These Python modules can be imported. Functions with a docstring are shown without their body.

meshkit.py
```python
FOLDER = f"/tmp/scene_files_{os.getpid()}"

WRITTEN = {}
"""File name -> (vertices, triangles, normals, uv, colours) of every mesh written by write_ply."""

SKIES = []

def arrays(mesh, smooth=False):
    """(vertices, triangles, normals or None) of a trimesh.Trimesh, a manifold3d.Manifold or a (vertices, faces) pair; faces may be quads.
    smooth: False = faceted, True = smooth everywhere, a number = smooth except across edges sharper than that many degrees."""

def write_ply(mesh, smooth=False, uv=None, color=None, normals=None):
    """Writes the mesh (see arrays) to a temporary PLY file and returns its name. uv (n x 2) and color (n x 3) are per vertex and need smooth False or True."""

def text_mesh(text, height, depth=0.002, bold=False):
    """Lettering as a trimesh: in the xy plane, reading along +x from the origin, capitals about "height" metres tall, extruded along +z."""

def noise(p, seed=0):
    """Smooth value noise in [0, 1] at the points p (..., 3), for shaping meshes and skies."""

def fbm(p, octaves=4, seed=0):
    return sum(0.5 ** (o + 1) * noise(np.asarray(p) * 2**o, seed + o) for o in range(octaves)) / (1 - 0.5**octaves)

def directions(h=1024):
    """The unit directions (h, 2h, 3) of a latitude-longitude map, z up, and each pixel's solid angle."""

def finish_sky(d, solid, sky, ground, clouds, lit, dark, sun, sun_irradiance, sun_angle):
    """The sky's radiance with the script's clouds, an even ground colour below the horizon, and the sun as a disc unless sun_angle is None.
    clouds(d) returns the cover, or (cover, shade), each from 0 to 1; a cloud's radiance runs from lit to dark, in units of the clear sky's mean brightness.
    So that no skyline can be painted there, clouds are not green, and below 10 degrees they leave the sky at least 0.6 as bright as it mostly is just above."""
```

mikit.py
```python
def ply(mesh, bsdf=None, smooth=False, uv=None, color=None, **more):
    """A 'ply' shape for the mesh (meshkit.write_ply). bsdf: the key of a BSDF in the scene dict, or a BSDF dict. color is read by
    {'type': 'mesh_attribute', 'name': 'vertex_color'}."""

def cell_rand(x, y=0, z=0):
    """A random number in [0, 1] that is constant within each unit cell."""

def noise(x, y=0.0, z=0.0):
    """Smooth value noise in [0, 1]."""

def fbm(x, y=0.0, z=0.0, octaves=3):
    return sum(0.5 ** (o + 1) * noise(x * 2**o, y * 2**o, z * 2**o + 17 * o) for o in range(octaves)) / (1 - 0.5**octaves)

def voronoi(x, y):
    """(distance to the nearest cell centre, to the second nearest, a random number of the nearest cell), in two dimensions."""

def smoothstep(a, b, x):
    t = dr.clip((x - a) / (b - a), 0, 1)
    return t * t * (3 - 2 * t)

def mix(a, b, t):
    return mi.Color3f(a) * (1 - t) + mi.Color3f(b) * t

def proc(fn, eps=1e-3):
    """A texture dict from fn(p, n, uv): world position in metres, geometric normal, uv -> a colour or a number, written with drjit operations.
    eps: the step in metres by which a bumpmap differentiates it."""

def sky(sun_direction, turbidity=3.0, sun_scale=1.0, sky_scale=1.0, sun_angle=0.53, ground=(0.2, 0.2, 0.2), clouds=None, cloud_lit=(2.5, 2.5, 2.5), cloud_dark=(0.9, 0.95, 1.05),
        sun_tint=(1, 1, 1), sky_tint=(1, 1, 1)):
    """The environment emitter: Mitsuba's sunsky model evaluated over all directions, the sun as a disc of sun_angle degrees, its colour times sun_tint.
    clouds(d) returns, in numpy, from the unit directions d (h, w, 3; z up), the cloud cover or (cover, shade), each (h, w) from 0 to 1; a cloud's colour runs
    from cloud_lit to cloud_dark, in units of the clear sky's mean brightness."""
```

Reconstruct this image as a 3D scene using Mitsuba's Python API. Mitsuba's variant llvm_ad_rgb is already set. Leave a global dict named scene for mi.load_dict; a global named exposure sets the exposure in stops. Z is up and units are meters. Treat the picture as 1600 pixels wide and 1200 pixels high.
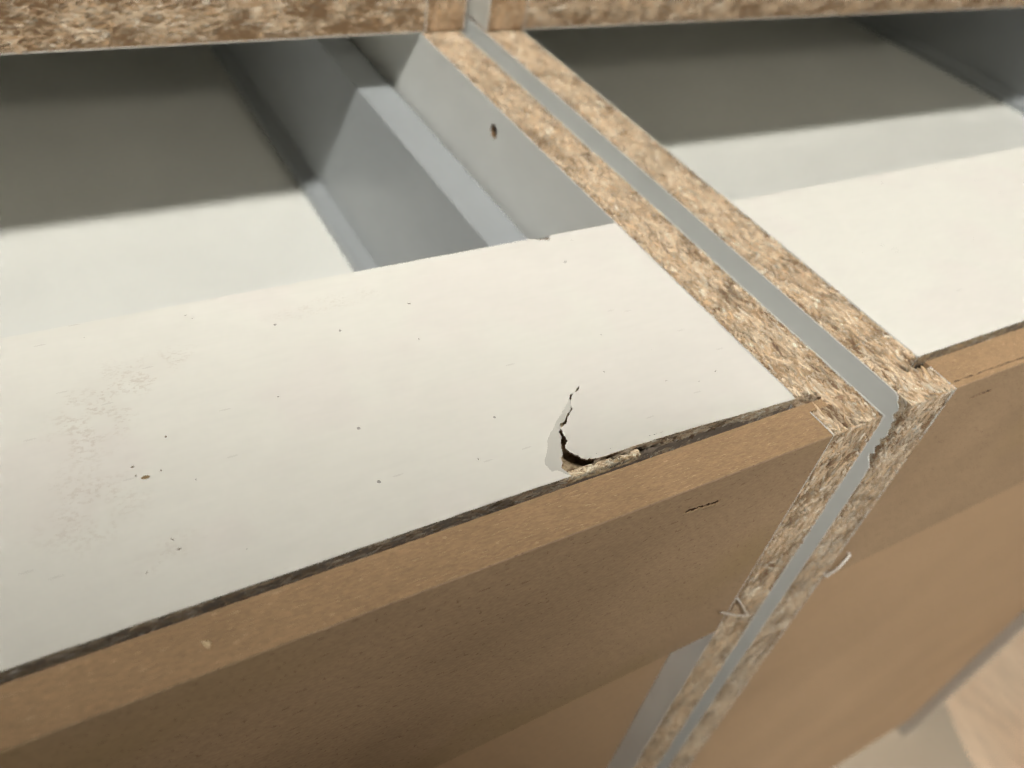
import math
import numpy as np
import trimesh
import manifold3d as m3
import shapely
from shapely.geometry import Polygon, LineString, Point, box as sbox
from shapely.ops import unary_union
from scipy.spatial import Delaunay
import drjit as dr
import mitsuba as mi
import mikit
import meshkit
from mikit import noise, fbm, voronoi, cell_rand, smoothstep, mix, proc

T = mi.ScalarTransform4f
scene, labels = {}, {}
rng = np.random.default_rng(7)

# ---------------------------------------------------------------- camera, light, exposure
exposure = 0.34
CAM = np.array([-0.1469, -0.0625, 0.1144])
FWD = np.array([0.4404, 0.5891, -0.6776])
DOWN = np.array([-0.2374, -0.6514, -0.7206])
scene['camera'] = {
    'type': 'thinlens', 'fov': 63.32, 'fov_axis': 'x', 'aperture_radius': 0.00095, 'focus_distance': 0.157,
    'near_clip': 0.01, 'far_clip': 50.0,
    'to_world': T().look_at(origin=CAM.tolist(), target=(CAM + FWD).tolist(), up=(-DOWN).tolist())}

scene['room_light'] = {'type': 'constant', 'radiance': {'type': 'rgb', 'value': [0.034, 0.030, 0.023]}}
AIM = np.array([0.02, 0.10, 0.0])
LAMPS = [  # direction towards the lamp, distance, disc radius, radiance
    (np.array([-0.42, -0.62, 1.0]), 2.1, 0.075, [682, 662, 610]),
    (np.array([0.10, -1.68, 1.0]), 2.6, 0.075, [132, 124, 104]),
]

# ---------------------------------------------------------------- helpers
def ref(i):
    return {'type': 'ref', 'id': i}

def add(key, mesh, bsdf, smooth=False, color=None, label=None, category=None, group=None, kind=None, **more):
    scene[key] = mikit.ply(mesh, bsdf, smooth, color=color, **more)
    d = {}
    if label: d['label'] = label
    if category: d['category'] = category
    if group: d['group'] = group
    if kind: d['kind'] = kind
    if d: labels[key] = d

def thing(key, label, category, group=None):
    labels[key] = {'label': label, 'category': category}
    if group: labels[key]['group'] = group

def mbox(x0, x1, y0, y1, z0, z1):
    return m3.Manifold.cube([x1 - x0, y1 - y0, z1 - z0]).translate([x0, y0, z0])

def rbox(x0, x1, y0, y1, z0, z1, r=0.0004):
    c = m3.Manifold.batch_hull([m3.Manifold.sphere(r, 8).translate([x, y, z])
                                for x in (x0 + r, x1 - r) for y in (y0 + r, y1 - r) for z in (z0 + r, z1 - r)])
    return c

def prism_z(pts, z0, z1):
    return m3.CrossSection([np.asarray(pts, float)], m3.FillRule.NonZero).extrude(z1 - z0).translate([0, 0, z0])

def prism_y(pts_xz, y0, y1):  # polygon in (x, z) pushed along y
    m = m3.CrossSection([np.asarray(pts_xz, float)], m3.FillRule.NonZero).extrude(y1 - y0)   # (x, z, d)
    return m.transform(np.array([[1, 0, 0, 0], [0, 0, -1, y1], [0, 1, 0, 0]], float))

def prism_x(pts_yz, x0, x1):
    m = m3.CrossSection([np.asarray(pts_yz, float)], m3.FillRule.NonZero).extrude(x1 - x0)   # (y, z, d) -> (d, y, z)
    return m.transform(np.array([[0, 0, 1, x0], [1, 0, 0, 0], [0, 1, 0, 0]], float))

def tube(path, r, n=10):
    p = np.asarray(path, float)
    out = []
    for a, b in zip(p[:-1], p[1:]):
        out.append(m3.Manifold.batch_hull([m3.Manifold.sphere(r, n).translate(a.tolist()), m3.Manifold.sphere(r, n).translate(b.tolist())]))
    return m3.Manifold.batch_boolean(out, m3.OpType.Add)

def sheet(poly, top, bottom, step, edge=None):
    """A closed slab over a polygon: top(x, y) above, bottom(x, y) below."""
    poly = poly.simplify(1e-6)
    ring = poly.exterior.segmentize(edge or step)
    b = np.array(ring.coords)[:-1]
    x0, y0, x1, y1 = poly.bounds
    gx, gy = np.meshgrid(np.arange(x0, x1, step), np.arange(y0, y1, step))
    g = np.stack([gx.ravel(), gy.ravel()], 1) + rng.uniform(-.2, .2, (gx.size, 2)) * step
    inner = poly.buffer(-(edge or step) * 0.6)
    g = g[shapely.contains_xy(inner, g[:, 0], g[:, 1])]
    p = np.vstack([b, g])
    tri = Delaunay(p).simplices
    c = p[tri].mean(1)
    tri = tri[shapely.contains_xy(poly, c[:, 0], c[:, 1])]
    a = p[tri]
    area = (a[:, 1, 0] - a[:, 0, 0]) * (a[:, 2, 1] - a[:, 0, 1]) - (a[:, 1, 1] - a[:, 0, 1]) * (a[:, 2, 0] - a[:, 0, 0])
    tri = tri[np.abs(area) > 1e-14]
    area = area[np.abs(area) > 1e-14]
    tri[area < 0] = tri[area < 0][:, ::-1]
    n, m = len(p), len(b)
    v = np.vstack([np.c_[p, top(p[:, 0], p[:, 1])], np.c_[p, bottom(p[:, 0], p[:, 1])]])
    i = np.arange(m); j = (i + 1) % m
    if not ring.is_ccw:
        i, j = j, i
    # side walls get their own vertices so that they shade crisply
    w0 = 2 * n
    v = np.vstack([v, v[:m], v[n:n + m]])
    wall = np.vstack([np.stack([w0 + i, w0 + m + i, w0 + m + j], 1), np.stack([w0 + i, w0 + m + j, w0 + j], 1)])
    return trimesh.Trimesh(v, np.vstack([tri, tri[:, ::-1] + n, wall]), process=False)

WOOD = np.array([[.60, .40, .235], [.66, .46, .28], [.72, .53, .345], [.54, .345, .19], [.47, .29, .155], [.62, .385, .20],
                 [.40, .235, .12], [.30, .17, .09], [.80, .64, .46], [.56, .40, .25]])
WOOD = WOOD * np.array([.92, 1.05, 1.24])
WOOD_P = np.array([.18, .18, .15, .13, .09, .08, .05, .02, .05, .07])

def flakes(o, u, v, n, lu, lv, count, seed, size=1.0, tint=(1, 1, 1), spread=0.35, keep=None, offset=None, proud=1.0, dark=0.0, con=.75):
    """Wood chips pressed into a cut board edge: little pointed slivers lying along u, at uneven depth, clamped to the lu x lv face.
    o: a corner of the face, u, v: unit axes in the face, n: outward."""
    r = np.random.default_rng(seed)
    o, u, v, n = (np.asarray(a, float) for a in (o, u, v, n))
    a, b = r.uniform(0, lu, count), r.uniform(0, lv, count)
    # fine chips towards the two surfaces of the board, coarse ones in its middle
    mid = 1 - np.abs(b / lv - .5) * 2
    coarse = 0.45 + 0.75 * np.clip(mid * 1.6, 0, 1)
    L = np.exp(r.normal(math.log(0.0025), .5, count)) * size * coarse
    W = np.exp(r.normal(math.log(0.00040), .45, count)) * size * (0.6 + 0.5 * coarse)
    L = np.maximum(L, W * 1.3)
    ang = r.normal(0, spread, count)
    ang = np.where(r.random(count) < .12, r.uniform(-1.5, 1.5, count), ang)
    base = np.array([[-.5, 0], [-.3, .38], [.05, .5], [.33, .33], [.5, 0], [.28, -.42], [-.08, -.5], [-.36, -.3]])
    k = len(base)
    s = base[None] + r.uniform(-.13, .13, (count, k, 2))
    s = s * np.stack([L, W], 1)[:, None]
    ca, sa = np.cos(ang)[:, None], np.sin(ang)[:, None]
    pu = a[:, None] + s[..., 0] * ca - s[..., 1] * sa
    pv = b[:, None] + s[..., 0] * sa + s[..., 1] * ca
    cu, cv = np.clip(pu, 0, lu), np.clip(pv, 0, lv)
    blot = meshkit.fbm(np.stack([a * 190, b * 260, np.full(count, seed * 3.1)], 1), 3, seed)
    h0 = (r.normal(0, .00010, count) - .00016 * np.clip(.5 - blot, -.2, .3) * 4 - .00004) * proud
    tu, tv = r.normal(0, .05, count), r.normal(0, .16, count)
    h = h0[:, None] + (pu - a[:, None]) * tu[:, None] + (pv - b[:, None]) * tv[:, None] + r.normal(0, .00002, (count, k))
    h = np.clip(h, -.0005, .00016 * max(proud, 1))
    ok = meshkit.fbm(np.stack([a * 420, b * 900, np.full(count, seed * 1.7)], 1), 2, seed + 5) > .29   # small pits
    if keep is not None:
        ok &= keep(a, b)
    wob = offset(cu, cv) if offset is not None else 0.0
    P = o + cu[..., None] * u + cv[..., None] * v + (h + 0)[..., None] * n
    Q = o + cu[..., None] * u + cv[..., None] * v + (h - .0006)[..., None] * n
    if offset is not None:
        P = P + wob; Q = Q + wob
    C = P.mean(1) + n * (np.abs(r.normal(0, .00003, count)) * proud)[:, None]
    col = WOOD[r.choice(len(WOOD), count, p=WOOD_P)] * np.asarray(tint)
    shade = np.clip(1 + (blot - .5) * con + r.normal(0, .15, count) + np.clip(h0 / .0003, -1, .6) * .30 - dark, .25, 1.35)
    col = np.clip(col * shade[:, None], .02, .9)
    cols = np.clip(col[:, None] * r.uniform(.84, 1.12, (count, k, 1)), 0, .95)
    V = np.concatenate([P, Q, C[:, None]], 1)[ok]
    CC = np.concatenate([cols, cols * .55, col[:, None]], 1)[ok]
    f = []
    for i in range(k):
        j = (i + 1) % k
        f += [[i, j, 2 * k], [i, i + k, j + k], [i, j + k, j]]
    f = np.array(f)
    if np.dot(np.cross(u, v), n) > 0:   # base runs clockwise seen from n
        f = f[:, ::-1]
    m = len(V)
    F = (f[None] + (np.arange(m) * (2 * k + 1))[:, None, None]).reshape(-1, 3)
    return trimesh.Trimesh(V.reshape(-1, 3), F, process=False), CC.reshape(-1, 3)

def join(parts):
    vs, fs, cs, n = [], [], [], 0
    for m, c in parts:
        vs.append(m.vertices); fs.append(m.faces + n); cs.append(c); n += len(m.vertices)
    return trimesh.Trimesh(np.vstack(vs), np.vstack(fs), process=False), np.vstack(cs)

# ---------------------------------------------------------------- materials
def mat(name, col, rough=.5, spec=.5, bump=None, scale=1.0, eps=2e-4):
    b = {'type': 'principled', 'base_color': col if isinstance(col, dict) else {'type': 'rgb', 'value': list(col)}, 'roughness': rough, 'specular': spec}
    if bump is not None:
        b = {'type': 'bumpmap', 'tex': proc(bump, eps), 'scale': scale, 'bsdf': b}
    scene[name] = {'type': 'twosided', 'bsdf': b}

def ell(p, cx, cy, a, b, ang):
    c, s = math.cos(ang), math.sin(ang)
    x, y = p.x - cx, p.y - cy
    return dr.sqrt(dr.square((x * c + y * s) / a) + dr.square((-x * s + y * c) / b))

def white_board_col(p, n, uv):
    c = mi.Color3f(.80, .785, .735)
    blot = fbm(p.x * 45, p.y * 45, 3.0)
    c = mix(c, mi.Color3f(.795, .765, .725), smoothstep(.42, .68, blot))
    c = c * (0.975 + .05 * fbm(p.x * 160, p.y * 700, 1.5))
    # brownish handling dirt: two trails left of the middle
    zone = dr.maximum(1 - smoothstep(.35, 1.0, ell(p, -.1475, .056, .017, .009, 1.15)), 1 - smoothstep(.3, 1.0, ell(p, -.139, .063, .017, .006, .35)))
    zone = dr.maximum(zone, .8 * (1 - smoothstep(.3, 1.0, ell(p, -.152, .036, .013, .012, .9))))
    zone = dr.maximum(zone, .75 * (1 - smoothstep(.2, 1.0, ell(p, -.142, .022, .008, .005, .3))))
    zone = dr.maximum(zone, .55 * (1 - smoothstep(.2, 1.0, ell(p, -.098, .073, .02, .004, .1))))
    d = smoothstep(.42, .80, fbm(p.x * 1700, p.y * 2300, 9.0)) * smoothstep(.35, .62, fbm(p.x * 260, p.y * 260, 2.0)) * zone
    c = mix(c, mi.Color3f(.45, .37, .30), .30 * d)
    c = mix(c, mi.Color3f(.64, .57, .51), .10 * zone * smoothstep(.35, .6, fbm(p.x * 220, p.y * 220, 4.0)))
    # pin-prick specks and short scuffs, sparse
    f, s, w = voronoi(p.x * 150, p.y * 150)
    r = cell_rand(dr.floor(w * 9999), 3, 5)
    c = mix(c, mi.Color3f(.22, .19, .17), dr.select((w < .06) & (f < .015 + .05 * r * r), .7, 0.0))
    f, s, w = voronoi(p.x * 120 + 5.3, p.y * 700)
    c = mix(c, mi.Color3f(.42, .39, .36), dr.select((w < .016) & (f < .13), .2, 0.0))
    return c

def white_bump(p, n, uv):
    return fbm(p.x * 260, p.y * 520, 2.0)

mat('white_laminate', proc(white_board_col), .42, .42, white_bump, .00007)
def white_floor_col(p, n, uv):
    return mi.Color3f(.765, .768, .735) * (.975 + .05 * fbm(p.x * 30, p.y * 30, 1.0))
mat('white_drawer_base', proc(white_floor_col), .45, .4)
def grey_col(p, n, uv):
    return mi.Color3f(.65, .66, .645) * (.96 + .08 * fbm(p.x * 60, p.y * 60, p.z * 60))
mat('grey_laminate', proc(grey_col), .45, .4)
def drawer_grey_col(p, n, uv):
    return mi.Color3f(.335, .358, .378) * (.97 + .06 * fbm(p.x * 60, p.y * 60, p.z * 60))
mat('drawer_grey', proc(drawer_grey_col), .4, .4)
mat('paper_layer', (.60, .585, .545), .7, .2)
mat('edge_line', (.66, .64, .59), .6, .3)

def fibre(p, a, b, c):
    return fbm(p.x * a, p.y * b, p.z * c)

def mdf_top_col(p, n, uv):
    g = noise(p.x * 1100, p.y * 4200, p.z * 4200)
    h = noise(p.x * 2600 + 7, p.y * 6500, p.z * 6500)
    big = fbm(p.x * 70, p.y * 120, p.z * 120)
    top = mi.Color3f(.40, .260, .15) * (.82 + .22 * g + .14 * h) * (.90 + .20 * big)
    pale = smoothstep(.84, .94, noise(p.x * 640, p.y * 5200, 3.0)) * .36
    top = mix(top, mi.Color3f(.66, .50, .33), pale)
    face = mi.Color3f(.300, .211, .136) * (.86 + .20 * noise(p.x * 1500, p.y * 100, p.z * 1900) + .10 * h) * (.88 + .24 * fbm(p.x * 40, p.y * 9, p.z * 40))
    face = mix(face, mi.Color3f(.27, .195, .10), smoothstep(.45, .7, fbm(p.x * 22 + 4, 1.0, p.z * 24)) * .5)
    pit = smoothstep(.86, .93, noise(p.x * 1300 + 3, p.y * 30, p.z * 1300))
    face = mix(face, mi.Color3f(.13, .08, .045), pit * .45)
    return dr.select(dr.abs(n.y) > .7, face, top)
def mdf_bump(p, n, uv):
    return fbm(p.x * 1100, p.y * 2300, p.z * 1500)
mat('raw_fibreboard', proc(mdf_top_col), .75, .25, mdf_bump, .00017)

def hdf_col(p, n, uv):
    return mi.Color3f(.350, .240, .150) * (.90 + .10 * noise(p.x * 900, 1.0, p.z * 900) + .22 * (fbm(p.x * 16, 2.0, p.z * 16) - .2))
mat('hardboard', proc(hdf_col), .6, .35)
mat('chip_core', (.20, .125, .07), .9, .1)
mat('old_edge', (.14, .115, .095), .9, .1)
scene['wood_chips'] = {'type': 'twosided', 'bsdf': {'type': 'principled', 'base_color': {'type': 'mesh_attribute', 'name': 'vertex_color'}, 'roughness': .8, 'specular': .2}}
def fresh_col(p, n, uv):
    fresh = mix(mi.Color3f(.24, .15, .078), mi.Color3f(.58, .45, .29), smoothstep(.3, .65, fbm(p.x * 900, p.y * 1500, p.z * 900)))
    weathered = mi.Color3f(.15, .12, .095) * (.6 + .8 * fbm(p.x * 900, p.y * 900, p.z * 2500))
    k = smoothstep(-.0765, -.0745, p.x) * (1 - smoothstep(-.060, -.056, p.x)) * dr.maximum(smoothstep(-.0032, -.0026, p.z), .8 * smoothstep(.0123, .0128, p.y))
    return mix(weathered, fresh, k)
mat('torn_wood', proc(fresh_col), .9, .1)
mat('dark_torn_wood', (.085, .055, .035), .9, .1)
scene['steel_wire'] = {'type': 'twosided', 'bsdf': {'type': 'principled', 'base_color': {'type': 'rgb', 'value': [.80, .79, .77]}, 'metallic': .6, 'roughness': .34}}
def floor_col(p, n, uv):
    return mix(mi.Color3f(.80, .62, .46), mi.Color3f(.70, .51, .36), smoothstep(.35, .7, fbm(p.x * 9, p.y * 4, 1.0))) * (.9 + .2 * noise(p.x * 300, p.y * 60, 0.0))
mat('floor_boards', proc(floor_col), .5, .3)
mat('shaded_divider_grey', (.40, .365, .325), .6, .3)  # upright's grey darkened: the shade it stands in is put into the colour
mat('grey_card', (.50, .42, .33), .8, .2)
mat('lamp_metal', (.7, .7, .7), .4, .5)

# ---------------------------------------------------------------- dimensions (metres; top of the side panels at z = 0, fronts at y = 0)
t, G, LAM = 0.016, 0.0085, 0.00028
YB, YF, YM = 0.0819, 0.0116, 0.0095      # white board rear and front edge, rear of the fibreboard rail
YU = 0.2062                              # front of the cabinets on top
HR, ZB, YR = 0.0784, -0.560, 0.56        # rail height, cabinet foot, cabinet rear
DZ = -0.1015                             # drawer base

# ---------------------------------------------------------------- the floor
add('floor', mbox(-6, 7, -6, 7, ZB - .03, ZB - .004), 'floor_boards')
labels['floor'] = {'kind': 'structure', 'label': 'pinkish beige floor beyond the lower right corner of the cabinets'}

# ---------------------------------------------------------------- side panels
hole = m3.Manifold.cylinder(.012, .00235, .00235, 24).rotate([0, 90, 0]).translate([-t - .001, .1492, -.0081])
slotL = prism_z([(-t - .001, .0072), (-.0098, .0070), (-.0092, .0085), (-.0094, .0108), (-.0102, .0117), (-.0153, .0119), (-.0155, .0128), (-t - .001, .0128)], -.0022, .001)
crackpts = [(-.0100, .0060), (-.01040, .0052), (-.0104, .0039), (-.01085, .0022), (-.0108, -.001), (-.01135, -.001), (-.01120, .0022), (-.01085, .0039), (-.01075, .0053)]
crackL = prism_z(crackpts, -.012, .001)
CRK = LineString([(-.0100, .0060), (-.0105, .0045), (-.01105, .0022), (-.0111, -.001)]).buffer(.0005)

def side_panel(cab, x0, y0, y1, z0, z1, seed, cut=None, innercut=None, left_lam=None, top_tint=(1, 1, 1), top_keep=None, fz=0.34, ftint=(.78, .79, .80), top_len=None, key='side_panel'):
    """A chipboard upright with grey laminate on both faces and bare chips on its top and front edges."""
    k = cab + '__' + key
    core = mbox(x0 + LAM, x0 + t - LAM, y0 + .0003, y1, z0, z1 - .0003)
    if cut is not None: core = core - cut
    add(k, core, 'chip_core')
    lam = mbox(x0, x0 + LAM, y0, y1, z0, z1)
    if innercut is not None: lam = lam - innercut
    add(k + '__laminate', left_lam if left_lam is not None else lam, 'grey_laminate')
    lam = mbox(x0 + t - LAM, x0 + t, y0, y1, z0, z1)
    if cut is not None: lam = lam - cut
    add(k + '__laminate_001', lam, 'grey_laminate')
    w, ln = t - 2 * LAM, (top_len or (y1 - y0))
    parts = []
    n = int(w * ln * 4.2e6)
    tk = None
    if top_keep is not None:
        tk = lambda a, b: top_keep(y0 + a, x0 + t - LAM - b)
    parts.append(flakes([x0 + t - LAM, y0, z1 - .00012], [0, 1, 0], [-1, 0, 0], [0, 0, 1], ln, w, n, seed, .92, top_tint, keep=tk, con=.20, proud=1.4))
    # front edge, running down
    n = int(w * fz * 4.6e6)
    fk = None
    if cut is not None:
        fk = lambda a, b: ~((np.abs(x0 + LAM + b + .0111) < .0002) & (a < .010))
    if innercut is not None:   # the saw kerf that runs on into the panel
        parts.append(flakes([-t, .0074, -.0020], [1, 0, 0], [0, 1, 0], [0, 0, 1], .0066, .0044, 420, seed + 7, .6, (.48, .46, .45), .4, proud=2.5, con=1.6))
        parts.append(flakes([-t, .0116, -.0001], [1, 0, 0], [0, 0, -1], [0, -1, 0], .0060, .0021, 200, seed + 8, .6, (.55, .54, .53), .3, proud=1.2, con=1.4))
    parts.append(flakes([x0 + LAM, y0 + .00012, z1], [0, 0, -1], [1, 0, 0], [0, -1, 0], min(fz, z1 - z0), w, n, seed + 1, .74, ftint, spread=.5, keep=fk, proud=2.0, con=.8))
    m, c = join(parts)
    add(k + '__wood_chips', m, 'wood_chips', color=c, kind='stuff')

thing('cabinet', 'left cabinet carcass with the wide white board that has a broken, lifted corner', 'cabinet')
def keepL(y, x):
    return ~(((x < -.0094) & (y > .0068) & (y < YF + .0002)) | shapely.contains_xy(CRK, x, y))
side_panel('cabinet', -t, 0, YR, ZB, 0, 11, cut=hole + slotL + crackL, innercut=hole + slotL, top_keep=keepL, top_len=.215)
add('cabinet__side_panel_001', mbox(-.534, -.518, 0, YR, ZB, 0), 'grey_laminate')
add('cabinet__bottom_panel', mbox(-.5175, -t - .0005, .012, YR - .006, ZB + .001, ZB + .017), 'grey_laminate')
add('cabinet__rear_panel', mbox(-.5175, -t - .0005, YR - .005, YR - .001, ZB + .018, -.001), 'grey_laminate')

thing('cabinet_001', 'right cabinet carcass with a clean undamaged white board, beyond the grey gap', 'cabinet')
# its left laminate is chipped away along the front edge
jag = [(.0049, 0), (.0036, -.0004), (.0032, -.0014), (.0020, -.0026), (.0019, -.0040), (.0024, -.0050), (.0013, -.0061), (.0016, -.0072), (.0010, -.0083), (.0013, -.0096),
       (.0007, -.0104), (.0013, -.0118), (.0017, -.0127), (.0010, -.0138), (.0018, -.0147), (.0018, -.0155), (.0011, -.0168), (.0020, -.0181), (.0015, -.0190), (.0005, -.0203), (.0001, -.0215), (0, -.024)]
jr = np.random.default_rng(3)
fine = []
for (a, b), (c, d) in zip(jag[:-1], jag[1:]):
    for s in np.linspace(0, 1, 5)[:-1]:
        fine.append((max(0, a + (c - a) * s + jr.normal(0, .00010)), b + (d - b) * s))
lamR = prism_x([(YR, 0), *fine, (0, -.0245), (0, ZB), (YR, ZB)][::-1], G, G + LAM)
if lamR.volume() <= 0:
    lamR = prism_x([(YR, 0), *fine, (0, -.0245), (0, ZB), (YR, ZB)], G, G + LAM)
mj, cj = flakes([G + .00022, .0062, 0], [0, 0, -1], [0, -1, 0], [-1, 0, 0], .026, .0060, 900, 29, .7, (.62, .66, .70), .5, proud=1.0, con=1.3)
add('cabinet_001__side_panel__bare_chips', mj, 'wood_chips', color=cj, kind='stuff')
slotR = prism_z([(G + t + .001, .0078), (.0172, .0080), (.0160, .0092), (.0166, .0108), (.0175, YF), (G + t + .001, YF)], -.03, .001)
def keepR(y, x):
    return ~((x > .0162) & (y > .0080) & (y < YF))
side_panel('cabinet_001', G, 0, YR, ZB, 0, 21, cut=slotR, left_lam=lamR, top_keep=keepR, top_len=.213, ftint=(.76, .79, .83))
add('cabinet_001__divider', mbox(.405, .421, .0016, .30, ZB, -.13), 'shaded_divider_grey', label='grey upright at the far right end of the brown rear panel')
add('cabinet_001__side_panel_001', mbox(.5165, .5325, 0, YR, -.13, 0), 'grey_laminate')
add('cabinet_001__bottom_panel', mbox(G + t + .0005, .4045, .012, YR - .006, ZB + .001, ZB + .017), 'grey_laminate')
add('cabinet_001__rear_panel', mbox(G + t + .0005, .516, YR - .005, YR - .001, -.129, -.001), 'grey_laminate')
add('cabinet_001__shelf_panel', mbox(G + t + .0005, .516, .0125, YR - .006, -.129, -.118), 'grey_laminate')

# ---------------------------------------------------------------- fibreboard rails and hardboard rear panels
def rail(xa, xb, tongue=None):
    c = .00018
    prof = [(c, 0), (YM, 0), (YM, -HR), (c, -HR), (0, -HR + c), (0, -c)]
    m = prism_x(prof, xa, xb)
    if m.volume() < 0: m = prism_x(prof[::-1], xa, xb)
    if tongue is not None: m = m + mbox(*tongue)
    return m
def slit(x0, x1, z0, z1, w, seed, d=.0022):   # frayed slit in the front face
    r = np.random.default_rng(seed)
    xs = np.linspace(x0, x1, 22)
    zc = np.linspace(z0, z1, 22) + r.normal(0, w * .22, 22)
    hw = w * (.35 + .65 * r.random(22)); hw[0] = hw[-1] = w * .1
    return prism_y(list(zip(xs, zc - hw)) + list(zip(xs[::-1], (zc + hw)[::-1])), -.001, d)
def slit_shade_box(key, x0, x1, z, h):  # near-black box just inside a slit, painting in the shade of its depth
    add(key, mbox(x0, x1, .00014, .0024, z - h, z + h), 'slit_shade_dark')
mat('slit_shade_dark', (.035, .02, .012), .95, .05)
def topslit(x0, x1, y0, y1, w, seed, d=.0015):
    r = np.random.default_rng(seed)
    n = 40
    xs = np.linspace(x0, x1, n)
    yc = np.linspace(y0, y1, n) + r.normal(0, w * .3, n)
    hw = w * np.clip(r.normal(.5, .4, n), .06, 1.2)
    return prism_z(list(zip(xs, yc - hw)) + list(zip(xs[::-1], (yc + hw)[::-1])), -d, .001)
railL = rail(-.5175, -t - .00006, (-t - .001, -.0102, .0073, YM, -HR, -.00015))
railL = railL - slit(-.0533, -.0436, -.0074, -.0085, .00062, 5) - slit(-.0536, -.0529, -.0083, -.0068, .00022, 6) - slit(-.0450, -.0434, -.0080, -.0079, .0002, 7)
add('cabinet__front_rail', railL, 'raw_fibreboard', label='raw brown fibreboard rail with a short frayed slit near its right end')
railR = rail(G + t + .00006, .4045, None)
railR = railR - slit(.0345, .0435, -.0066, -.0069, .00060, 8) - topslit(.0258, .060, .0019, .0014, .00030, 9)
add('cabinet_001__front_rail', railR, 'raw_fibreboard', label='raw brown fibreboard rail with a thin crack along its top edge')
slit_shade_box('cabinet__front_rail__slit', -.0534, -.0435, -.0080, .0011)
slit_shade_box('cabinet_001__front_rail__slit', .0344, .0436, -.0068, .0011)
add('cabinet__rear_cover', mbox(-.5175, -t - .0003, .0083, .0105, ZB + .001, -HR - .0003), 'hardboard')
add('cabinet_001__rear_cover', mbox(G + t + .0003, .4048, .0083, .0105, ZB + .018, -HR - .0003), 'hardboard')

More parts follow.
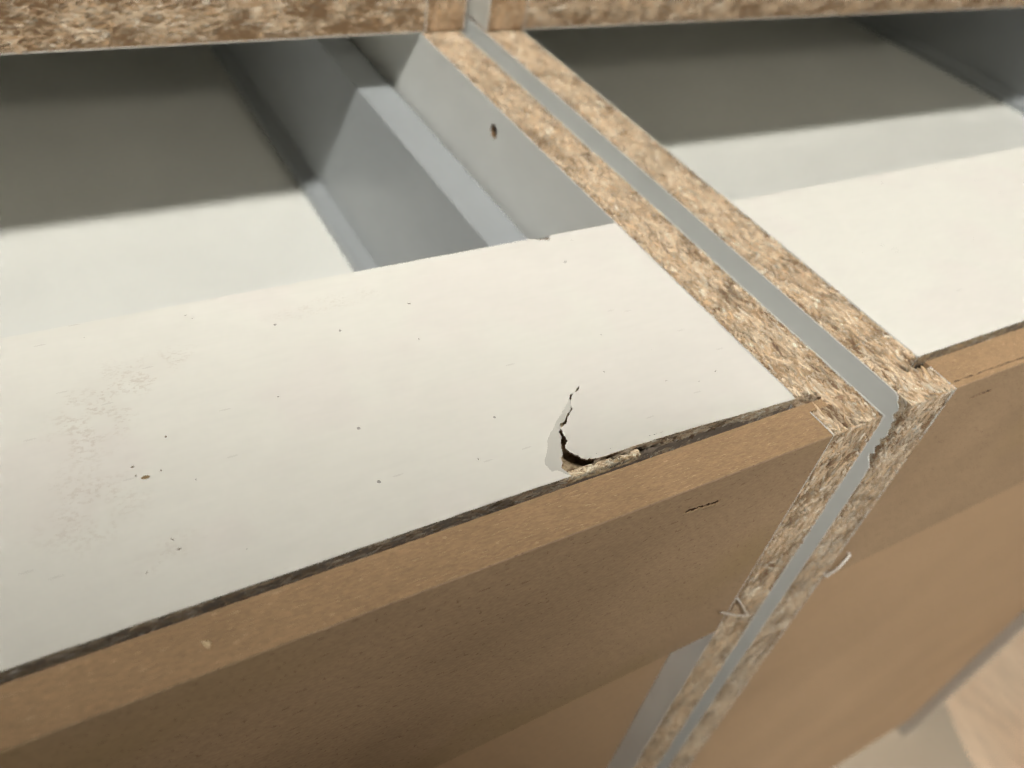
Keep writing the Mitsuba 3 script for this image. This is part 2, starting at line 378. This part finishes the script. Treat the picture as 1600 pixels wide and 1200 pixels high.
# ---------------------------------------------------------------- the white boards
r0 = np.random.default_rng(17)
def jitter(pts, a):
    p = np.asarray(pts, float)
    return p + r0.normal(0, a, p.shape)
def densify(pts, d):
    return np.array(LineString(pts).segmentize(d).coords)
XL, XE = -.5175, -t
left_edge = np.array([(-57.2, 32.6), (-62.35, 29.93), (-65.09, 26.28), (-67.76, 24.18), (-70.21, 21.81), (-71.27, 19.53), (-72.0, 17.7), (-73.34, 16.15), (-74.42, 14.04), (-73.9, 11.6)]) * .001
flap_edge = np.array([(-57.2, 32.6), (-62.3, 29.8), (-64.95, 26.05), (-67.45, 23.75), (-69.9, 21.35), (-70.75, 18.5), (-72.4, 16.95), (-72.1, 15.7), (-71.9, 14.3), (-71.2, 12.7), (-69.9, 12.1), (-68.6, 11.75)]) * .001
patch_out = np.array([(-62.4, 29.97), (-66.0, 26.9), (-68.44, 25.28), (-70.71, 23.37), (-73.5, 21.02), (-75.1, 18.53), (-77.0, 16.27), (-76.85, 13.87), (-75.64, 13.77), (-74.77, 12.42), (-73.95, 11.62)]) * .001
def ragged(pts, coarse, fine):   # a broken edge: angular bites with finer tearing on them
    a = jitter(densify(pts, .0013), coarse)
    a[0], a[-1] = pts[0], pts[-1]
    b = jitter(densify(a, .0004), fine)
    b[0], b[-1] = pts[0], pts[-1]
    return b
le, fe = ragged(left_edge, .00016, .00007), ragged(flap_edge, .00030, .00010)
le[0] = fe[0] = left_edge[0]; le[-1, 1] = fe[-1, 1] = YF
po = jitter(densify(patch_out, .0008), .00010)
po[0] = le[np.argmin(np.linalg.norm(le - po[0], axis=1))]; po[-1] = le[-1]
front_y = lambda x: YF + .00012 * (meshkit.noise(np.stack([x * 900, x * 0, x * 0], -1), 4) - .5)
xr = np.arange(-.0684, XE - .0001, .0005)
frontF = np.stack([xr, front_y(xr)], 1)
# the chip on the rear edge
rear = [(XE - .0001, YB), (-.0365, YB), (-.0372, .0811), (-.0379, .0800), (-.0392, .0808), (-.0405, .0809), (-.0418, .0817), (-.0430, YB)]
xb_ = np.arange(-.045, XL, -.004)
rear += [(x, YB + .00010 * (r0.random() - .5)) for x in xb_] + [(XL, YB)]
whole_board = Polygon([(XL, YF)] + [(x, float(front_y(np.array([x]))[0])) for x in np.arange(-.516, -.0755, .003)] + [tuple(le[-1])] + [tuple(q) for q in frontF] + [(XE - .0001, YF)] + rear).buffer(0)
flap_hinge = [(-.0572, .0326), (-.048, .0362), (-.034, .0372), (-.0161, .036)]
flap = Polygon([tuple(q) for q in fe[::-1]] + flap_hinge[1:] + [(XE - .0001, YF)] + [tuple(q) for q in frontF[::-1]]).buffer(0)
flap_hole = Polygon([tuple(q) for q in le] + [tuple(q) for q in frontF if q[0] > le[-1, 0]] + [(XE - .0001, YF)] + flap_hinge[::-1]).buffer(0)
patch = Polygon([tuple(q) for q in po] + [tuple(q) for q in le[::-1] if q[1] < po[0, 1]]).buffer(0)
biggest = lambda g: max(g.geoms, key=lambda a: a.area) if hasattr(g, 'geoms') else g
skin = biggest(whole_board.difference(flap_hole).difference(patch))
patch, flap = biggest(patch.difference(flap_hole)), biggest(flap)

sm = lambda e0, e1, x: (lambda q: q * q * (3 - 2 * q))(np.clip((x - e0) / (e1 - e0), 0, 1))
LX = np.array([-.080, -.0715, -.060, -.050, -.042, -.033, -.025, -.0165, -.0158])
LZ = np.array([.0028, .0028, .0027, .0024, .0019, .0012, .0006, .0002, 0.0])
def lift(x, y):   # the swollen corner: highest at the broken front, back to level at its hinge and at the side panel
    back = .74 * np.exp(-np.maximum(y - YF, 0) / .0062) + .26 * (1 - sm(.0120, .0350, y))
    near = sm(.0, .017, np.hypot(x + .0572, y - .0326))
    z = np.interp(x + .0005 * (meshkit.noise(np.stack([x * 300, y * 0, x * 0], -1), 3) - .5), LX, LZ) * back * near
    return np.maximum(z, 0) + .00006 * (meshkit.fbm(np.stack([x * 260, y * 260, x * 0], -1), 2, 9) - .5)
TX = np.array([-.080, -.0715, -.0640, -.0585, -.0540, -.0500, -.016])
TZ = np.array([.0003, .0004, .0006, .0010, .0020, .0030, .0030])
def thick(x):     # chipboard that came up with the flap
    return np.interp(x, TX, TZ)
def settle(x, y):
    return -.00010 * np.exp(-np.hypot((x + .076) / .006, (y - .014) / .008) ** 2)
board_key = 'cabinet__white_board'
add(board_key, sheet(skin, lambda x, y: settle(x, y), lambda x, y: settle(x, y) - LAM, .0022, .0009), 'white_laminate', smooth=25,
    label='scuffed white laminate board with a broken corner')
add(board_key + '__lifted_flap', sheet(flap, lift, lambda x, y: lift(x, y) - LAM, .0009, .00035), 'white_laminate', smooth=25, label='lifted flap of white laminate at the broken corner')
add(board_key + '__bare_patch', sheet(patch, lambda x, y: settle(x, y) - .00007, lambda x, y: settle(x, y) - LAM, .0007, .00035), 'paper_layer', smooth=25, label='greyish bare patch left of the crack')

def core_top(x, y):
    rough = meshkit.fbm(np.stack([x * 700, y * 1100, x * 0], -1), 3, 2)
    under = sm(-.0752, -.0728, x) * (1 - sm(.028, .036, y)) * sm(-.0160, -.021, x)
    d = under * (.0009 + .0038 * sm(.0126, .0140, y + .0008 * (rough - .5))) * (1 - .5 * sm(-.056, -.050, x)) + .0013 * under * (rough - .35)
    return -LAM - .00002 - d
cx = np.arange(XL, XE - .0003, .0006)
core_poly = Polygon([(x, YF + .00005 + .00030 * float(meshkit.noise(np.array([x * 1100, 0, 0]), 8))) for x in cx] + [(XE - .0003, YF + .0001), (XE - .0003, YB - .0002), (XL, YB - .0002)])
near_core = biggest(core_poly.intersection(sbox(-.090, YF - .001, XE, YB)))
far_core = biggest(core_poly.intersection(sbox(XL, YF - .001, -.0901, YB)))
add(board_key + '__chipboard_core', sheet(near_core, core_top, lambda x, y: x * 0 - .016, .0009, .0005), 'torn_wood')
add(board_key + '__chipboard_core_001', sheet(far_core, lambda x, y: x * 0 - LAM - .00002, lambda x, y: x * 0 - .016, .005, .002), 'old_edge')
# the layer of chipboard that came up with the flap
layer = biggest(flap.buffer(-.00022)).intersection(sbox(-.0720, 0, XE - .0004, .030))
layer = biggest(layer)
add(board_key + '__split_layer', sheet(layer, lambda x, y: lift(x, y) - LAM - .00001,
    lambda x, y: lift(x, y) - LAM - .0001 - thick(x) * (.45 + 1.1 * meshkit.fbm(np.stack([x * 620, y * 300, x * 0], -1), 3, 31)), .0009, .0004), 'dark_torn_wood')
# grey-brown chips along the board's raw front edge, one band on the flap and one on the core below
def lift_off(u0):
    def f(a, b):
        x = u0 - a
        w = np.zeros(a.shape + (3,))
        w[..., 2] = lift(x, np.full_like(x, YF + .0002))
        return w
    return f
GREYWOOD = (.46, .48, .50)
parts = [flakes([XE - .0004, YF + .00022, -LAM], [-1, 0, 0], [0, 0, -1], [0, -1, 0], .0525, .0027, 4600, 41, .55, GREYWOOD, .25, offset=lift_off(XE - .0004), con=1.6, proud=1.6,
             keep=lambda a, b: b < thick(XE - .0004 - a) * (.35 + .9 * meshkit.noise(np.stack([a * 700, b * 0, a * 0], -1), 12))),
         flakes([XE - .0004, YF + .00030, -.0020], [-1, 0, 0], [0, 0, -1], [0, -1, 0], .043, .0030, 1500, 42, .5, (.40, .41, .42), .3, con=1.6, keep=lambda a, b: (meshkit.noise(np.stack([a * 300, b * 500, a * 0], -1), 6) > .34)),
         flakes([-.0742, YF + .00016, -LAM], [-1, 0, 0], [0, 0, -1], [0, -1, 0], .2, .0040, 5200, 43, .5, (.36, .36, .37), .25, con=1.6)]
m, c = join(parts)
add(board_key + '__wood_chips', m, 'wood_chips', color=c, kind='stuff')
# splinters of fresh wood in the hollow
parts = [flakes([-.0738, .0117, -.0012], [1, 0, 0], [0, 1, 0], [0, 0, 1], .0165, .0014, 300, 51, .6, (1.0, 1.08, 1.12), .5, proud=3.0, con=1.2)]
m, c = join(parts)
add(board_key + '__splinters', m, 'wood_chips', color=c, kind='stuff', label='fresh torn wood in the hollow under the flap')

xs = np.arange(G + t + .0001, .5160, .003)
skinR = Polygon([(x, float(front_y(np.array([x]))[0])) for x in xs] + [(.516, YF), (.516, YB - .0015), (G + t + .0001, YB)])
add('cabinet_001__white_board', sheet(skinR, lambda x, y: x * 0, lambda x, y: x * 0 - LAM, .004, .002), 'white_laminate', smooth=25, label='clean white laminate board')
add('cabinet_001__white_board__chipboard_core', mbox(G + t + .0003, .516, YF + .0002, YB - .002, -.016, -LAM - .00002), 'old_edge')
m, c = join([flakes([.16, YF + .00016, -LAM], [-1, 0, 0], [0, 0, -1], [0, -1, 0], .135, .004, 2400, 44, .6, (.5, .48, .45), .25)])
add('cabinet_001__white_board__wood_chips', m, 'wood_chips', color=c, kind='stuff')

# ---------------------------------------------------------------- drawers inside the cabinets
def drawer(key, label, xa, xb):
    """A shallow drawer between xa and xb (outer faces): white base, grey sides with a foot along the base."""
    thing(key, label, 'drawer')
    w, ft = .0138, .0060
    add(key + '__base', mbox(xa + w + ft, xb - w - ft, .094, .548, DZ - .006, DZ), 'white_drawer_base')
    for i, (s0, s1, f0, f1) in enumerate([(xa, xa + w, xa + w, xa + w + ft), (xb - w, xb, xb - w - ft, xb - w)]):
        n = '' if i == 0 else '_001'
        add(f'{key}__side{n}', rbox(s0, s1, .093, .549, DZ - .008, -.0275, .0006), 'drawer_grey', smooth=40)
        if i:
            foot = [(f0, DZ - .008), (f1 + .0002, DZ - .008), (f1 + .0002, -.0925), (f0 + .0018, -.0950), (f0, -.0968)]
        else:
            foot = [(f0 - .0002, DZ - .008), (f1, DZ - .008), (f1, -.0968), (f1 - .0018, -.0950), (f0 - .0002, -.0925)]
        m = prism_y(foot, .0935, .5485)
        if m.volume() < 0: m = prism_y(foot[::-1], .0935, .5485)
        add(f'{key}__foot_rail{n}', m, 'drawer_grey')
    add(key + '__rear', mbox(xa + w, xb - w, .5495, .557, DZ - .006, -.03), 'drawer_grey')
    add(key + '__front', mbox(xa + .0002, xb - .0002, .0835, .0925, DZ - .008, -.030), 'drawer_grey')
drawer('drawer', 'drawer with a white base and grey side, inside the left cabinet', -.5155, -.0180)
drawer('drawer_001', 'drawer with a white base and dark far side, inside the right cabinet', .0265, .5145)

# ---------------------------------------------------------------- the cabinets stacked on top
def upper(key, label, xs0, xs1, xb0, xb1, yaw, y0, seed, side='right'):
    """Only the raw front edges of its bottom panel and one upright are in view."""
    thing(key, label, 'cabinet')
    px = xs0 if side == 'right' else xs1
    M = trimesh.transformations.rotation_matrix(yaw, [0, 0, 1], [px, y0, 0])
    tw = T(M)
    Z0 = .0006
    bx0, bx1 = xb0, xb1
    sc = lambda k, mesh, b, **kw: add(k, mesh, b, to_world=tw, **kw)
    sc(key + '__bottom_panel', mbox(bx0, bx1, y0 + .0003, y0 + .34, Z0 + LAM, Z0 + t - LAM), 'chip_core')
    sc(key + '__bottom_panel__laminate', mbox(bx0, bx1, y0, y0 + .34, Z0, Z0 + LAM), 'edge_line')
    sc(key + '__bottom_panel__laminate_001', mbox(bx0, bx1, y0, y0 + .34, Z0 + t - LAM, Z0 + t), 'grey_laminate')
    a = max(bx0, -.30); b = min(bx1, .42)
    m, c = join([flakes([b, y0 + .00012, Z0 + LAM], [-1, 0, 0], [0, 0, 1], [0, -1, 0], b - a, t - 2 * LAM, int((b - a) * .0154 * 2.4e6), seed, .85, (.80, .78, .76), .3, proud=2.6, con=.8)])
    sc(key + '__bottom_panel__wood_chips', m, 'wood_chips', color=c, kind='stuff')
    sc(key + '__side_panel', mbox(xs0 + LAM, xs1 - LAM, y0 + .0003, y0 + .34, Z0, .30), 'chip_core')
    sc(key + '__side_panel__laminate', mbox(xs0, xs0 + LAM, y0, y0 + .34, Z0, .30), 'edge_line')
    sc(key + '__side_panel__laminate_001', mbox(xs1 - LAM, xs1, y0, y0 + .34, Z0, .30), 'edge_line')
    m, c = join([flakes([xs0 + LAM, y0 + .00012, .05], [0, 0, -1], [1, 0, 0], [0, -1, 0], .05 - Z0 - .0004, xs1 - xs0 - 2 * LAM, 2600, seed + 1, .8, (.74, .67, .60), .4, con=.5)])
    sc(key + '__side_panel__wood_chips', m, 'wood_chips', color=c, kind='stuff')
    o0, o1 = (xb0 - t, xb0 - .0003) if side == 'right' else (xb1 + .0003, xb1 + t)
    sc(key + '__side_panel_001', mbox(o0, o1, y0, y0 + .34, Z0, .30), 'grey_laminate')
    sc(key + '__top_panel', mbox(bx0, bx1, y0 + .001, y0 + .34, .30 - t, .299), 'grey_laminate')
    sc(key + '__rear_panel', mbox(bx0, bx1, y0 + .3405, y0 + .344, Z0, .30), 'grey_laminate')
upper('cabinet_002', 'upper left cabinet with a thick raw chipboard edge along the top left of the photo', -.0148, .0007, -.50, -.0151, .0046 * -1, YU, 61)
upper('cabinet_003', 'upper right cabinet with a raw chipboard edge along the top right of the photo', .0090, .0246, .0249, .50, -.0248, .2037, 71, side='left')

# ---------------------------------------------------------------- small things
add('staple', tube([(-.0226, -.0019, -.0613), (-.0150, -.0021, -.0676), (-.0078, -.0018, -.0731), (-.0107, -.0016, -.0690), (-.0148, -.0008, -.0628), (-.0150, .002, -.0625)], .00029), 'steel_wire', smooth=40,
    label='bent grey staple on the chipboard edge of the left cabinet', category='staple')
add('staple_001', tube([(.0232, .0035, -.0745), (.0234, -.0011, -.0740), (.0262, -.0015, -.0706), (.0295, -.0008, -.0672), (.0297, .0030, -.0671)], .00038), 'steel_wire', smooth=40,
    label='shiny bright staple under the right cabinet rail', category='staple')

def crumb(key, x, y, z, s, seed, bsdf, label, group=None, flat=.45, stretch=1.5, ang=0.0):
    r = np.random.default_rng(seed)
    p = r.normal(0, 1, (26, 3)); p /= np.linalg.norm(p, axis=1, keepdims=True)
    p *= r.uniform(.75, 1.1, (26, 1)) * s * np.array([stretch, .8, flat])
    p[:, 2] -= p[:, 2].min()
    c, q = math.cos(ang), math.sin(ang)
    p[:, :2] = p[:, :2] @ np.array([[c, q], [-q, c]])
    add(key, m3.Manifold.hull_points(p + [x, y, z]), bsdf, smooth=50, label=label, category='crumb', group=group)
def brown_crumb_col(p, n, uv):
    return mi.Color3f(.30, .215, .12) * (.7 + .6 * noise(p.x * 3000, p.y * 3000, p.z * 3000))
mat('brown_crumb', proc(brown_crumb_col), .9, .1)
mat('dark_crumb', (.24, .20, .16), .9, .1)
mat('pale_crumb', (.70, .55, .36), .8, .2)
crumb('crumb', -.14255, .0383, 0, .00048, 1, 'brown_crumb', 'largest brown wood crumb on the left part of the white board', stretch=1.6)
crumb('crumb_001', -.1412, .00435, 0, .00070, 2, 'pale_crumb', 'pale wood crumb lying on the brown fibreboard rail', stretch=1.5, ang=2.2, flat=.6)
spots = [(-143.95, 41.42, .40, 'dark speck just behind the largest crumb on the white board'), (-139.94, 39.07, .24, 'small speck just right of the largest crumb on the white board'),
         (-143.84, 39.41, .24, 'small speck just left of the largest crumb on the white board'), (-81.81, 67.36, .30, 'lone speck toward the rear of the left white board, right of its middle'),
         (-116.68, 49.33, .28, 'lone speck in the middle of the left white board'), (-137.51, 46.3, .30, 'speck between the largest crumb and the brown smudge'),
         (-141.42, 24.34, .24, 'rear one of two close specks near the front left of the white board'), (-140.96, 22.17, .29, 'front one of two close specks near the front left of the white board'),
         (-146.2, 19.7, .24, 'speck nearest the front left corner of the white board in view'), (-84.69, 55.85, .25, 'elongated speck right of the middle of the left white board'),
         (-126.71, 78.13, .2, 'left one of two specks by the rear edge of the white board'), (-125.79, 76.74, .17, 'right one of two specks by the rear edge of the white board'),
         (-37.49, 36.14, .22, 'speck behind the lifted flap near the chipboard side panel'), (-52.0, 33.5, .2, 'speck just behind the top of the crack'),
         (-40.8, 26.0, .2, 'speck in the middle of the lifted flap'), (-28.0, 24.8, .17, 'speck on the lifted flap close to the chipboard side panel'),
         (-88.3, 21.5, .24, 'speck left of the grey bare patch beside the crack')]
for i, (x, y, q, text) in enumerate(spots):
    crumb(f'crumb_{i + 2:03d}', x * .001, y * .001, float(lift(np.array([x * .001]), np.array([y * .001]))[0]) - .00003 if x > -66 and y < 34 else -.00002, q * .0008, 100 + i, 'dark_crumb', text, 'specks and crumbs on the left cabinet', flat=.3, stretch=1.0 + (i % 4) * .4, ang=i * .9)

cardp = Polygon([(.05, -.42), (.335, -.30), (.4575, -.0165), (.482, .026), (.05, .026)])
add('card_sheet', prism_z(list(cardp.exterior.coords)[:-1], ZB - .0035, ZB - .0015), 'grey_card', label='grey beige sheet of card on the floor at the foot of the right cabinet', category='card')

# ---------------------------------------------------------------- added cupboard-shaped blocker, outside the frame, only to shade the lower left
thing('added_shade_cupboard', 'added cupboard-shaped blocker outside the view, put there to shade the lower left', 'cupboard')
CX, CY, CZ = -.342, -.461, .80
turn = T(trimesh.transformations.rotation_matrix(-.40, [0, 0, 1], [CX, CY, 0]))
add('added_shade_cupboard__body', rbox(CX - .60, CX, CY - .55, CY, ZB - .004, CZ, .003), 'grey_laminate', smooth=40, to_world=turn)
for i, cx0 in enumerate((CX - .598, CX - .298)):
    add('added_shade_cupboard__door' + ('', '_001')[i], rbox(cx0, cx0 + .296, CY - .569, CY - .5505, ZB + .08, CZ - .003, .002), 'hardboard', smooth=40, to_world=turn)

thing('added_shade_cabinet', 'added low cabinet-shaped blocker outside the view, put there to shade the lower left front', 'cabinet')  # added unseen box that keeps the second lamp off the lower left front
add('added_shade_cabinet__body', rbox(-.332, -.055, -.95, -.478, ZB - .004, .222, .002), 'grey_laminate', smooth=40)
add('added_shade_cabinet__worktop', rbox(-.334, -.045, -.96, -.468, .2225, .252, .003), 'hardboard', smooth=40)

# ---------------------------------------------------------------- ceiling lamps (outside the frame)
for i, (d, dist, rad, L) in enumerate(LAMPS):
    d = d / np.linalg.norm(d)
    p = AIM + d * dist
    key = 'ceiling_lamp' + ('' if i == 0 else '_001')
    thing(key, ('round lamp high over the front of the cabinets', 'round lamp farther in front of the cabinets')[i], 'lamp')
    fr = T().look_at(origin=p.tolist(), target=AIM.tolist(), up=[0, 0, 1])
    disc = m3.Manifold.cylinder(.004, rad, rad, 48)
    add(key + '__diffuser', disc, 'lamp_metal', to_world=fr, emitter={'type': 'area', 'radiance': {'type': 'rgb', 'value': L}})
    shade = m3.Manifold.cylinder(.07, rad + .012, rad + .012, 48).translate([0, 0, -.045]) - m3.Manifold.cylinder(.2, rad + .004, rad + .004, 48).translate([0, 0, -.001])
    add(key + '__housing', shade, 'lamp_metal', to_world=fr, smooth=40)
